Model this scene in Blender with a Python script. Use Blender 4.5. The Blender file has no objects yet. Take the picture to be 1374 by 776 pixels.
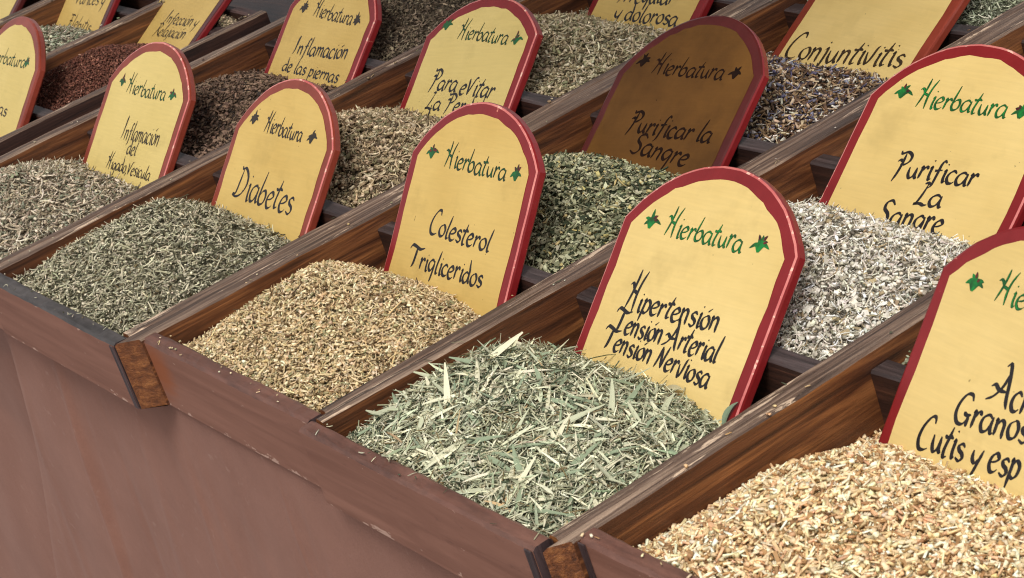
import bpy, bmesh, math, random
import numpy as np
from mathutils import Vector, Matrix
PI = math.pi
scene = bpy.context.scene
COL = scene.collection

# ------------------------------------------------------------------ camera
cd = bpy.data.cameras.new('camera')
cam = bpy.data.objects.new('camera', cd); COL.objects.link(cam)
Rr = [[0.53434468, 0.78968313, -0.30145699], [0.18413007, -0.45682219, -0.87029283], [-0.82496781, 0.40952905, -0.38950491]]
cp = (1.69664197, -0.655544231, 0.664098721)
M = Matrix(((Rr[0][0], -Rr[1][0], -Rr[2][0], cp[0]), (Rr[0][1], -Rr[1][1], -Rr[2][1], cp[1]), (Rr[0][2], -Rr[1][2], -Rr[2][2], cp[2]), (0, 0, 0, 1)))
cam.matrix_world = M
cd.sensor_width = 36.0; cd.lens = 36.0 * 3095.28 / 1374
cd.clip_start = 0.05; cd.clip_end = 500
cd.dof.use_dof = True; cd.dof.focus_distance = 1.85; cd.dof.aperture_fstop = 36
scene.camera = cam

# ------------------------------------------------------------------ light
SUN_EL, SUN_AZ = math.radians(58), math.radians(35)      # azimuth measured from +x towards -y
w = bpy.data.worlds.new('World'); scene.world = w; w.use_nodes = True
nt = w.node_tree; nt.nodes.clear()
sk = nt.nodes.new('ShaderNodeTexSky'); sk.sky_type = 'NISHITA'; sk.sun_disc = False
sk.sun_elevation = SUN_EL; sk.sun_rotation = PI / 2 + SUN_AZ; sk.dust_density = 3.0; sk.air_density = 1.0
hs = nt.nodes.new('ShaderNodeHueSaturation'); hs.inputs['Saturation'].default_value = 0.10
bg = nt.nodes.new('ShaderNodeBackground'); bg.inputs['Strength'].default_value = 0.15
wo = nt.nodes.new('ShaderNodeOutputWorld')
nt.links.new(sk.outputs[0], hs.inputs['Color']); nt.links.new(hs.outputs[0], bg.inputs[0]); nt.links.new(bg.outputs[0], wo.inputs[0])
sl = bpy.data.lights.new('sun', 'SUN'); sl.energy = 1.75; sl.angle = math.radians(18); sl.color = (1.0, 0.95, 0.88)
sun = bpy.data.objects.new('sun', sl); COL.objects.link(sun)
sdir = Vector((math.cos(SUN_EL) * math.cos(SUN_AZ), -math.cos(SUN_EL) * math.sin(SUN_AZ), math.sin(SUN_EL)))
sun.rotation_euler = sdir.to_track_quat('Z', 'Y').to_euler(); sun.location = sdir * 5
scene.view_settings.view_transform = 'Standard'; scene.view_settings.look = 'None'
scene.view_settings.exposure = 0.08; scene.view_settings.gamma = 1.0
scene.render.engine = 'CYCLES'
scene.cycles.filter_width = 1.1
# pose of every sign on its rack: x, slide, yaw, lean, roll, dy, arch height (m, radians)
POSE = {'hipertension': [0.4582, 0.0767, 0.0149, 0.8213, 0.0144, 0.001, 0.051],
'colesterol': [0.1601, 0.0823, -0.0215, 0.6835, 0.064, 0.0036, 0.0482],
'diabetes': [-0.1621, 0.0623, 0.005, 0.7431, 0.0114, -0.0007, 0.0552],
'higado': [-0.4754, 0.0703, 0.0312, 0.746, -0.0142, 0.0014, 0.0499],
'sangre_dark': [0.1496, 0.0631, -0.0166, 0.9676, 0.1148, 0.0011, 0.0567],
'evitar': [-0.173, 0.0616, -0.0221, 0.8577, 0.1288, 0.001, 0.0405],
'piernas': [-0.4694, 0.0579, 0.0001, 0.812, 0.0095, -0.0007, 0.052],
'sangre': [0.4727, 0.0705, 0.0431, 0.9137, -0.0342, -0.0006, 0.0541],
'acne': [0.7566, 0.0752, -0.0954, 0.7206, -0.0189, 0.0015, 0.0473],
'conj': [0.1621, 0.065, -0.0346, 1.0276, -0.0327, -0.0006, 0.052],
'irreg': [-0.1593, 0.065, -0.0565, 0.87, -0.0053, -0.0, 0.052],
'ysign': [-0.8485, 0.0636, -0.0337, 0.7286, -0.0021, -0.0035, 0.0515],
'varices': [-1.1125, 0.065, -0.0519, 0.8234, -0.0008, -0.0, 0.052],
'infec': [-0.8506, 0.065, -0.09, 1.0249, -0.0159, -0.0001, 0.052],
'wsign': [-1.3643, 0.065, -0.0417, 0.8894, -0.0038, -0.0, 0.052],
'zsign': [-0.459, 0.065, -0.0007, 0.8197, 0.0001, 0.0, 0.052]}
# hand lettering: text, baseline start, baseline end in the sign face (m)
TEXT = {'hipertension': [('Hierbatura', (-0.0444, -0.0066), (0.0397, -0.0061), (-0.0409, 0.0145)), ('Hipertensión', (-0.0571, -0.064), (0.0461, -0.0622), (-0.0543, -0.0393)), ('Tensión Arterial', (-0.0604, -0.0813), (0.0563, -0.082)), ('Tensión Nerviosa', (-0.0656, -0.0944), (0.0568, -0.0999)), ('*', (-0.0634, -0.0018)), ('*', (0.0565, -0.0007))],
'colesterol': [('Hierbatura', (-0.0393, -0.0078), (0.0532, -0.0115)), ('Colesterol', (-0.0386, -0.0632), (0.0552, -0.0681), (-0.0356, -0.0432)), ('Trigliceridos', (-0.0569, -0.0923), (0.0567, -0.0956), (-0.0582, -0.0686)), ('*', (-0.0628, -0.0006)), ('*', (0.0677, -0.0072))],
'diabetes': [('Hierbatura', (-0.0372, 0.0007), (0.0354, -0.001)), ('Diabetes', (-0.0589, -0.0654), (0.0576, -0.0647), (-0.0675, -0.0301)), ('*', (-0.0628, 0.0071)), ('*', (0.0533, 0.0026))],
'higado': [('Hierbatura', (-0.0453, -0.0098), (0.0437, -0.0083)), ('Inflamación', (-0.0247, -0.0572), (0.0615, -0.0532), (-0.0191, -0.0364)), ('del', (-0.0006, -0.0699), (0.0207, -0.0696)), ('Higado,Vesicula', (-0.0354, -0.0898), (0.0668, -0.0891)), ('Hepatitis cirrosis y bi', (-0.0674, -0.1101), (0.0597, -0.1067)), ('*', (-0.0604, -0.0018)), ('*', (0.0578, -0.0026))],
'evitar': [('Hierbatura', (-0.0366, -0.0032), (0.0511, -0.0108)), ('Para eVitar', (-0.0547, -0.0558), (0.0601, -0.0666)), ('La Perdida', (-0.048, -0.0767), (0.0654, -0.0853)), ('de memoria', (-0.048, -0.0933), (0.0762, -0.103)), ('*', (-0.0636, 0.0087)), ('*', (0.0656, -0.0085))],
'piernas': [('Hierbatura', (-0.0356, -0.0081), (0.0498, -0.0107)), ('Inflamación', (-0.0496, -0.0526), (0.0673, -0.0481), (-0.0461, -0.0204)), ('de las piernas', (-0.0575, -0.0724), (0.0679, -0.0742)), ('*', (-0.0606, -0.0035)), ('*', (0.0593, -0.0078))],
'sangre_dark': [('Hierbatura', (-0.0477, -0.0013), (0.0476, -0.0067)), ('Purificar la', (-0.0456, -0.0583), (0.0687, -0.0654)), ('Sangre', (-0.027, -0.0784), (0.0525, -0.0873)), ('*', (-0.066, 0.0077)), ('*', (0.0619, -0.0022))],
'sangre': [('Hierbatura', (-0.044, -0.0031), (0.0438, 0.0009)), ('Purificar', (-0.0351, -0.0594), (0.0462, -0.0535)), ('La', (-0.0018, -0.0764), (0.024, -0.0748)), ('Sangre', (-0.0281, -0.0973), (0.0352, -0.0933)), ('*', (-0.0631, 0.0037)), ('*', (0.0569, 0.0049))],
'acne': [('Hierbatura', (-0.0398, -0.0082), (-0.0197, -0.0052)), ('Acné', (-0.0128, -0.0637), (0.008, -0.0628)), ('Granos', (-0.0374, -0.0836), (0.0271, -0.0774)), ('Cutis y esp', (-0.06, -0.1069), (0.0331, -0.0972)), ('*', (-0.0623, -0.0044))],
'conj': [('Conjuntivitis', (-0.0771, -0.1107), (0.0748, -0.0933), (-0.067, -0.0803))],
'irreg': [('Irregular', (-0.0509, -0.0751), (0.0455, -0.0658)), ('y dolorosa', (-0.043, -0.0932), (0.0662, -0.0864))],
'ysign': [('Hierbatura', (-0.0676, -0.0107), (0.0493, -0.005)), ('ernas', (-0.0307, -0.0661), (0.0413, -0.0629)), ('*', (0.0525, -0.0002))],
'varices': [('Varices y', (-0.0297, -0.0589), (0.0691, -0.0504)), ('Flebitis', (-0.0229, -0.0903), (0.0591, -0.0895))],
'infec': [('Infección y', (-0.0302, -0.0658), (0.0704, -0.0555)), ('Relajación', (-0.0334, -0.0843), (0.0582, -0.0743))]}
# ------------------------------------------------------------------ helpers
def lin(c):
    return tuple(((x / 255.0) / 12.92 if x / 255.0 <= 0.04045 else ((x / 255.0 + 0.055) / 1.055) ** 2.4) for x in c)

class NT:
    def __init__(self, name, rough=0.6):
        self.m = bpy.data.materials.new(name); self.m.use_nodes = True
        self.t = self.m.node_tree; self.b = self.t.nodes['Principled BSDF']; self.b.inputs['Roughness'].default_value = rough
    def n(self, typ, **kw):
        x = self.t.nodes.new(typ)
        for k, v in kw.items(): setattr(x, k, v)
        return x
    def l(self, a, b): self.t.links.new(a, b)
    def coord(self, scale=(1, 1, 1), rot=(0, 0, 0), rnd=True):
        tc = self.n('ShaderNodeTexCoord'); mp = self.n('ShaderNodeMapping'); mp.inputs['Scale'].default_value = scale; mp.inputs['Rotation'].default_value = rot
        self.l(tc.outputs['Object'], mp.inputs[0])
        if rnd:
            oi = self.n('ShaderNodeObjectInfo'); ml = self.n('ShaderNodeMath', operation='MULTIPLY'); ml.inputs[1].default_value = 17.0
            self.l(oi.outputs['Random'], ml.inputs[0]); self.l(ml.outputs[0], mp.inputs['Location'])
        return mp.outputs[0]
    def noise(self, vec, scale, detail=5, rough=0.6, dist=0.0):
        x = self.n('ShaderNodeTexNoise'); x.inputs['Scale'].default_value = scale; x.inputs['Detail'].default_value = detail
        x.inputs['Roughness'].default_value = rough; x.inputs['Distortion'].default_value = dist; self.l(vec, x.inputs['Vector']); return x.outputs[0]
    def ramp(self, fac, stops, interp='LINEAR'):
        r = self.n('ShaderNodeValToRGB'); r.color_ramp.interpolation = interp; e = r.color_ramp.elements
        while len(e) < len(stops): e.new(0.5)
        for i, (p, c) in enumerate(stops):
            e[i].position = p; e[i].color = (*c, 1) if len(c) == 3 else c
        self.l(fac, r.inputs[0]); return r.outputs[0]
    def mix(self, fac, a, b, mode='MIX'):
        x = self.n('ShaderNodeMix', data_type='RGBA', blend_type=mode)
        if isinstance(fac, (int, float)): x.inputs[0].default_value = fac
        else: self.l(fac, x.inputs[0])
        for s, v in ((x.inputs[6], a), (x.inputs[7], b)):
            if isinstance(v, tuple): s.default_value = (*v, 1)
            else: self.l(v, s)
        return x.outputs[2]
    def col(self, c):
        if isinstance(c, tuple): self.b.inputs['Base Color'].default_value = (*c, 1)
        else: self.l(c, self.b.inputs['Base Color'])
    def bump(self, h, strength=0.3, dist=0.001):
        x = self.n('ShaderNodeBump'); x.inputs['Strength'].default_value = strength; x.inputs['Distance'].default_value = dist
        self.l(h, x.inputs['Height']); self.l(x.outputs[0], self.b.inputs['Normal'])

G3 = lambda v: (v, v, v)
def wood(name, axis, dark, mid, light, wear=None, wear_amt=0.62, rough=0.45, stretch=22, bump=0.5, chips=None, wear_lo=None):
    m = NT(name, rough)
    s = (1, stretch, stretch) if axis == 'x' else (stretch, 1, stretch) if axis == 'y' else (stretch, stretch, 1)
    v = m.coord(s)
    g = m.noise(v, 5.0, 8, 0.62, 0.8); g2 = m.noise(v, 22.0, 4, 0.7, 0.2)
    c = m.ramp(g, [(0.30, dark), (0.50, mid), (0.72, light)])
    fine = m.ramp(g2, [(0.33, G3(0.62)), (0.6, G3(1.08))])
    c = m.mix(1.0, c, fine, 'MULTIPLY')
    if wear:
        s2 = tuple(1 + (q - 1) * 0.35 for q in s)
        wv = m.coord(s2); wn = m.noise(wv, 9.0, 8, 0.72, 0.3)
        wf = m.ramp(wn, [(wear_amt, G3(0)), (wear_amt + 0.035, G3(1))])
        c = m.mix(wf, c, wear)
    if wear_lo:
        v3 = m.coord((1, 1, 1)); n3 = m.noise(v3, 9.0, 3, 0.5); f3 = m.ramp(n3, [(0.45, G3(0)), (0.68, G3(1))]); c = m.mix(f3, c, wear_lo)
    if chips:
        v4 = m.coord(tuple(1 + (q - 1) * 0.12 for q in s)); n4 = m.noise(v4, 42.0, 3, 0.55)
        f4 = m.ramp(n4, [(chips[1], G3(0)), (chips[1] + 0.012, G3(1))]); c = m.mix(f4, c, chips[0])
    m.col(c); m.bump(m.mix(0.5, g, g2), bump, 0.0016)
    return m.m

W_IN = {}   # grain runs along the board
for ax in 'xy':
    W_IN[ax] = wood('varnished_wood_' + ax, ax, lin((40, 20, 11)), lin((98, 57, 32)), lin((158, 102, 58)), rough=0.45)
W_DK = {ax: wood('dark_wood_' + ax, ax, lin((30, 18, 15)), lin((58, 36, 29)), lin((92, 58, 44)), rough=0.5) for ax in 'xy'}
W_TOPY = wood('worn_top_edge', 'y', lin((38, 27, 23)), lin((104, 82, 68)), lin((172, 146, 124)), wear=lin((204, 178, 152)), wear_amt=0.59, rough=0.5, stretch=34, bump=0.9)
W_TOPX = wood('dark_top_edge', 'x', lin((44, 34, 34)), lin((78, 60, 58)), lin((108, 82, 76)), wear=lin((140, 116, 108)), wear_amt=0.66, rough=0.55, stretch=18)
W_TOPA = wood('charcoal_top_edge', 'x', lin((42, 38, 37)), lin((74, 68, 66)), lin((98, 92, 88)), wear=lin((150, 142, 138)), wear_amt=0.69, rough=0.5, stretch=5)
W_TOPM = wood('maroon_top_edge', 'x', lin((68, 42, 34)), lin((108, 72, 60)), lin((128, 90, 76)), wear=lin((168, 138, 122)), wear_amt=0.68, rough=0.5, stretch=5)
def front_mat(name, patch=None):
    m = NT(name, .6); v = m.coord((1, 14, 14)); g = m.noise(v, 5, 7, .6, .6)
    c = m.ramp(g, [(.3, lin((126, 84, 68))), (.7, lin((152, 106, 88)))])
    tc = m.n('ShaderNodeTexCoord'); sp = m.n('ShaderNodeSeparateXYZ'); m.l(tc.outputs['Object'], sp.inputs[0])
    if patch:
        vm = m.n('ShaderNodeVectorMath', operation='DISTANCE'); m.l(tc.outputs['Object'], vm.inputs[0]); vm.inputs[1].default_value = patch
        ad = m.n('ShaderNodeMath', operation='ADD'); m.l(vm.outputs['Value'], ad.inputs[0]); ml = m.n('ShaderNodeMath', operation='MULTIPLY'); ml.inputs[1].default_value = .03; m.l(m.noise(v, 9, 4), ml.inputs[0]); m.l(ml.outputs[0], ad.inputs[1])
        c = m.mix(m.ramp(ad.outputs[0], [(.026, G3(.8)), (.046, G3(0))]), c, lin((150, 84, 48)))
    # knocks and scratches, densest along the arrises
    mr = m.n('ShaderNodeMapRange'); m.l(sp.outputs['Z'], mr.inputs['Value']); mr.inputs['From Min'].default_value = 0; mr.inputs['From Max'].default_value = .008; mr.inputs['To Min'].default_value = .17; mr.inputs['To Max'].default_value = 0
    m2 = m.n('ShaderNodeMapRange'); m.l(sp.outputs['Z'], m2.inputs['Value']); m2.inputs['From Min'].default_value = .056; m2.inputs['From Max'].default_value = .0615; m2.inputs['To Min'].default_value = 0; m2.inputs['To Max'].default_value = .15
    a1 = m.n('ShaderNodeMath', operation='ADD'); m.l(mr.outputs[0], a1.inputs[0]); m.l(m2.outputs[0], a1.inputs[1])
    a2 = m.n('ShaderNodeMath', operation='ADD'); m.l(m.noise(m.coord((1, 2.2, 2.2)), 60, 4, .6), a2.inputs[0]); m.l(a1.outputs[0], a2.inputs[1])
    c = m.mix(m.ramp(a2.outputs[0], [(.705, G3(0)), (.725, G3(.85))]), c, lin((196, 160, 142)))
    c = m.mix(m.ramp(m.noise(m.coord((1, 3, 3)), 22, 5, .7), [(.62, G3(0)), (.75, G3(.5))]), c, lin((84, 52, 46)))
    m.col(c); m.bump(g, .3, .001); m.b.inputs['Specular IOR Level'].default_value = .35
    return m.m
W_FRONT = front_mat('painted_front'); W_FRONTB = front_mat('painted_front_patch', (-.117, 0, .036))
W_EDGE = wood('edge_strip', 'z', lin((42, 32, 32)), lin((70, 54, 54)), lin((96, 76, 74)), rough=0.5, stretch=16, chips=(lin((150, 120, 108)), 0.70))
W_RAW = wood('raw_end_wood', 'x', lin((62, 32, 15)), lin((122, 70, 34)), lin((170, 110, 60)), rough=0.5, stretch=34, bump=0.9, wear_lo=lin((110, 62, 28)))
W_CROSS = wood('cross_divider_wood', 'x', lin((36, 28, 28)), lin((66, 54, 52)), lin((96, 82, 80)), rough=0.5)

def tag(o, label=None, cat=None, group=None, kind=None):
    if label: o['label'] = label
    if cat: o['category'] = cat
    if group: o['group'] = group
    if kind: o['kind'] = kind
    return o
def empty(name, loc, label, cat, group=None, rot=None):
    o = bpy.data.objects.new(name, None); COL.objects.link(o); o.location = loc; o.empty_display_size = 0.03
    if rot is not None: o.rotation_euler = rot
    return tag(o, label, cat, group)
def mesh_obj(name, verts, faces, mats, parent=None, mi=None, smooth=False):
    me = bpy.data.meshes.new(name); me.from_pydata([tuple(v) for v in verts], [], faces)
    for m in (mats if isinstance(mats, (list, tuple)) else [mats]): me.materials.append(m)
    if mi is not None: me.polygons.foreach_set('material_index', mi)
    if smooth: me.polygons.foreach_set('use_smooth', [True] * len(me.polygons))
    me.update(); me.validate()
    o = bpy.data.objects.new(name, me); COL.objects.link(o)
    if parent: o.parent = parent
    return o

def board(name, a, b, ta, tb, ztop, zbot, mats, parent, n=36, seed=0, wob=0.0006, cham=0.0016, cut_a=0.0):
    """plank from a to b (xy of its left edge); thickness ta/tb measured to the right of the run; mats: top, left, right, end.
    cut_a slants the near end."""
    rs = random.Random(seed)
    ax, ay = a; bx, by = b; L = math.hypot(bx - ax, by - ay); dx, dy = (bx - ax) / L, (by - ay) / L; nx, ny = dy, -dx
    ph = [rs.uniform(0, 9) for _ in range(6)]
    vs = []; fs = []; mi = []
    for i in range(n + 1):
        t = i / n; th = ta + (tb - ta) * t
        e = lambda k: wob * (math.sin(t * L * 40 + ph[k]) * 0.6 + rs.uniform(-1, 1) * 0.55)
        prof = [(0, zbot), (0, ztop - cham + e(0)), (cham + abs(e(1)), ztop + e(2) * 0.6), (th - cham - abs(e(3)), ztop + e(4) * 0.6), (th, ztop - cham + e(5)), (th, zbot)]
        for (o_, z) in prof:
            s = t * L
            if i == 0: s += cut_a * (o_ / th)
            vs.append((ax + dx * s + nx * o_, ay + dy * s + ny * o_, z))
    for i in range(n):
        for k in range(6):
            p, q = i * 6 + k, i * 6 + (k + 1) % 6
            fs.append((p, p + 6, q + 6, q)); mi.append([1, 0, 0, 0, 2, 1][k])
    fs.append(tuple(range(0, 6))); mi.append(3)
    fs.append(tuple(reversed(range(n * 6, n * 6 + 6)))); mi.append(3)
    return mesh_obj(name, vs, fs, mats, parent, mi)

L1, L2, L3 = 0.0711, 0.2983, 0.5253
ZB, ZF = -0.0615, -0.055
# ------------------------------------------------------------------ setting: paving, table, cloth
pm = NT('paving', 0.8); pv = pm.coord((1, 1, 1), rnd=False)
pm.col(pm.ramp(pm.noise(pv, 6, 8, 0.7), [(0.3, lin((72, 72, 74))), (0.7, lin((120, 120, 122)))])); pm.bump(pm.noise(pv, 60, 4), 0.3, 0.003)
o = mesh_obj('pavement', [(-60, -60, -0.86), (60, -60, -0.86), (60, 60, -0.86), (-60, 60, -0.86)], [(0, 1, 2, 3)], pm.m); tag(o, kind='structure')

tb = empty('market_table', (-0.15, 0.32, -0.86), 'long wooden market table carrying the herb trays under a brown cloth', 'table')
def box(name, lo, hi, mat, parent, origin=(0, 0, 0)):
    x0, y0, z0 = [lo[i] - origin[i] for i in range(3)]; x1, y1, z1 = [hi[i] - origin[i] for i in range(3)]
    v = [(x0, y0, z0), (x1, y0, z0), (x1, y1, z0), (x0, y1, z0), (x0, y0, z1), (x1, y0, z1), (x1, y1, z1), (x0, y1, z1)]
    f = [(0, 3, 2, 1), (4, 5, 6, 7), (0, 1, 5, 4), (1, 2, 6, 5), (2, 3, 7, 6), (3, 0, 4, 7)]
    return mesh_obj(name, v, f, mat, parent)
TO = (-0.15, 0.32, -0.86)
box('tabletop', (-1.62, -0.128, -0.088), (1.32, 0.92, -0.0625), W_DK['x'], tb, TO)
for lx in (-1.55, -0.15, 1.25):
    for ly in (0.06, 0.86):
        box('leg', (lx - 0.025, ly - 0.025, -0.86), (lx + 0.025, ly + 0.025, -0.0885), W_DK['y'], tb, TO)

cm = NT('brown_cloth', 0.75); cv = cm.coord((1, 1, 1), rnd=False)
c = cm.ramp(cm.noise(cv, 7, 8, .75), [(0.3, lin((142, 98, 82))), (0.7, lin((158, 112, 95)))])
wv = cm.n('ShaderNodeTexNoise'); wv.inputs['Scale'].default_value = 900; cm.l(cv, wv.inputs['Vector'])
cm.col(cm.mix(1.0, cm.mix(cm.ramp(cm.noise(cv, 70, 3), [(.66, G3(0)), (.72, G3(.35))]), c, lin((176, 140, 124))), cm.ramp(wv.outputs[0], [(.3, G3(.86)), (.7, G3(1.06))]), 'MULTIPLY')); cm.b.inputs['Sheen Weight'].default_value = 0.05
cv2 = cm.coord((9, 2, 1.2), rnd=False)
cm.bump(cm.mix(0.22, cm.noise(cm.coord((3.2, 1, 1.3), rnd=False), 9, 5, 0.6, 0.6), wv.outputs[0]), 0.45, 0.0018); cm.b.inputs['Specular IOR Level'].default_value = .15
_r = random.Random(4); CREASE = [(_r.uniform(-.45, 1.2), _r.uniform(-.60, .02), _r.choice((-1, -1, 1)) * _r.uniform(.0003, .0013), _r.uniform(.003, .014)) for _ in range(46)]
def cloth_y(x, z):
    d = max(0.0, -0.0615 - z)
    g = min(1, d / 0.12)
    y = -0.1475
    y += 0.0016 * g * math.sin(x * 23 + d * 3)
    for (xc, sl_, am, wdt) in CREASE:
        y += am * g * math.exp(-((x - xc - sl_ * d) / wdt) ** 2)
    y += 0.0005 * math.sin(x * 61 - z * 50) * g
    y -= 0.006 * math.exp(-((x + 0.26 - d * 0.02 + 0.30 * d) / 0.010) ** 2) * g     # raised fold running down left
    xe = -0.392 - (d - 0.03) * 0.72                                                  # edge of the deep pleat
    k = 1 / (1 + math.exp(-(xe - x) / 0.006))
    y += k * min(1, d / .12) * (min(0.020, 0.08 * d) + min(.03, max(0, xe - x) * .45))
    xe2 = -0.66 - (d - 0.4) * 0.2
    return y
nx_, nz_ = 1100, 70
vs = []
for j in range(nz_ + 1):
    z = -0.0600 - (0.79) * (j / nz_) ** 1.15
    for i in range(nx_ + 1):
        x = -1.60 + 2.9 * i / nx_
        vs.append((x, cloth_y(x, z), z))
W1 = nx_ + 1
fs = [(j * W1 + i, (j + 1) * W1 + i, (j + 1) * W1 + i + 1, j * W1 + i + 1) for j in range(nz_) for i in range(nx_)]
o = mesh_obj('table_cloth', vs, fs, cm.m, None, None, True)
sm = o.modifiers.new('thick', 'SOLIDIFY'); sm.thickness = 0.0012; sm.offset = -1
tag(o, 'dusty brown cloth hanging in soft folds below the tray fronts', 'cloth')

mm = NT('grey_metal', 0.4); mm.b.inputs['Metallic'].default_value = 0.7
mm.col(mm.ramp(mm.noise(mm.coord((1, 1, 0.2)), 30, 4), [(0.3, lin((110, 108, 104))), (0.7, lin((150, 146, 140)))]))
# ------------------------------------------------------------------ trays
# name: left wall (x near, x far, thickness near/far), right wall, front y, rear y, right end of front board, left end of front board, top material, label
TR = [
 ('W', (-1.500, .012, .012), (-1.206, .012, .012), -.165, .345, W_TOPM, [L1, L2], 'herb tray at the far left end of the table, only its rear corner in view'),
 ('X', (-1.190, .012, .012), (-0.941, .012, .012), -.165, .345, W_TOPM, [L1, L2], 'dark herb tray in the top left corner with the grey stems'),
 ('Y', (-0.927, .012, .012), (-0.697, .014, .016), -.165, .345, W_TOPM, [L1, L2], 'dark herb tray holding the red brown powder, a gap to its right'),
 ('Z', (-0.630, .020, .022), (-0.321, .011, .012), -.168, .760, W_TOPA, [L1, L2, L3], 'brown herb tray with the grey beige stems at its near end'),
 ('A', (-0.3085, .012, .013), (-0.009, .013, .014), -.170, .760, W_TOPA, [L1, L2, L3], 'brown herb tray with charcoal rim, holding grey green stems in front'),
 ('B', (0.0055, .0195, .034), (0.302, .0095, .011), -.152, .760, W_TOPM, [L1, L2, L3], 'brown herb tray holding the tan crushed herb in front'),
 ('C', (0.3120, .010, .034), (0.609, .0105, .012), -.161, .760, W_TOPM, [L1, L2, L3], 'brown herb tray holding the pale olive green leaves in front'),
 ('D', (0.6200, .011, .013), (0.905, .012, .012), -.139, .760, W_TOPM, [L1 + .020, L2, L3], 'brown herb tray holding the cream root chips at bottom right'),
]
FB = {'W': (-1.5, -1.196), 'X': (-1.19, -.93), 'Y': (-.927, -.684), 'Z': (-.630, -.3105), 'A': (-.3085, .004), 'B': (.019, .3090), 'C': (.3120, .613), 'D': (.630, .917)}
TRAYIN = {}
for ti, (nm, lw, rw, yf, yr, mtop, crosses, lab) in enumerate(TR):
    cx = (lw[0] + rw[0]) / 2
    t = empty('herb_tray', (cx, yf, ZB), lab, 'tray', 'herb trays side by side on the table')
    ox, oy, oz = cx, yf, ZB
    fb = FB[nm]; tf = 0.0145
    side_m = [W_TOPY, W_DK['y'], W_IN['y'], W_RAW]
    # side walls butt against the rear of the front board, or show their sawn end
    yl = yf + tf + .0004; yrr = yf + tf + .0004; cl = cr = 0.0
    if nm == 'B': yl = -.1695; cl = .0175
    if nm == 'C': yl = yf + tf + .0004
    if nm == 'D': yl = -.1585; cl = .018
    board('side_board', (lw[0] - ox, yl - oy), (lw[0] - ox, yr - oy), lw[1], lw[2], -oz, .0004, side_m, t, 60, ti * 7 + 1, cut_a=cl)
    board('side_board', (rw[0] - ox, yrr - oy), (rw[0] - ox, yr - oy), rw[1], rw[2], -oz, .0004, [W_TOPY, W_DK['y'], W_DK['y'], W_RAW], t, 60, ti * 7 + 2)
    # front board: runs right to left so that its outer face is the 'right' one
    board('front_board', (fb[0] - ox, tf), (fb[1] - ox, tf), tf, tf, -oz - .0004, -.0002, [mtop, W_DK['x'], W_FRONTB if nm == 'B' else W_FRONT, W_EDGE], t, 34, ti * 7 + 3, wob=.0009, cham=.0022)
    xi0, xi1 = lw[0] + lw[1], rw[0]
    xf1 = lw[0] + (lw[1] + lw[2]) / 2
    box('tray_floor', (xi0 + .0003, yf + tf + .0006, ZF - .005), (xi1 - .0003, yr - .0004, ZF), W_DK['y'], t, (ox, oy, oz))
    for k, cy in enumerate(crosses):
        f = (cy + .165) / (.76 + .165)
        xa = lw[0] + lw[1] + (lw[2] - lw[1]) * ((cy - yl) / (yr - yl)) + .0003
        board('cross_divider', (xa - ox, cy + .017 - oy), (xi1 - .0003 - ox, cy + .017 - oy), .017, .017, -.0125 - oz, ZF + .0003 - oz, [W_CROSS, W_DK['x'], W_DK['x'], W_DK['x']], t, 12, ti * 7 + 10 + k)
    xb = lw[0] + lw[2] + .0004
    board('back_board', (xb - ox, yr - .0004 - oy), (xi1 - .0004 - ox, yr - .0004 - oy), .012, .012, -oz - .001, .0008, [W_TOPX, W_DK['x'], W_DK['x'], W_DK['x']], t, 12, ti * 7 + 20)
    # dark strips that cover the ends of the front board
    if nm in 'ACD':
        xs = {'A': [.0005], 'C': [.6085], 'D': [.6335]}[nm]
        for x_ in xs:
            board('corner_strip', (x_ - .0038 - ox, -.0003), (x_ + .0038 - ox, -.0003), .0012, .0012, -oz - .002, .0012, [W_EDGE] * 4, t, 3, ti + 77, wob=.0003, cham=.0004)
    TRAYIN[nm] = (lw, rw, yf + tf, yr, crosses)

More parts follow.
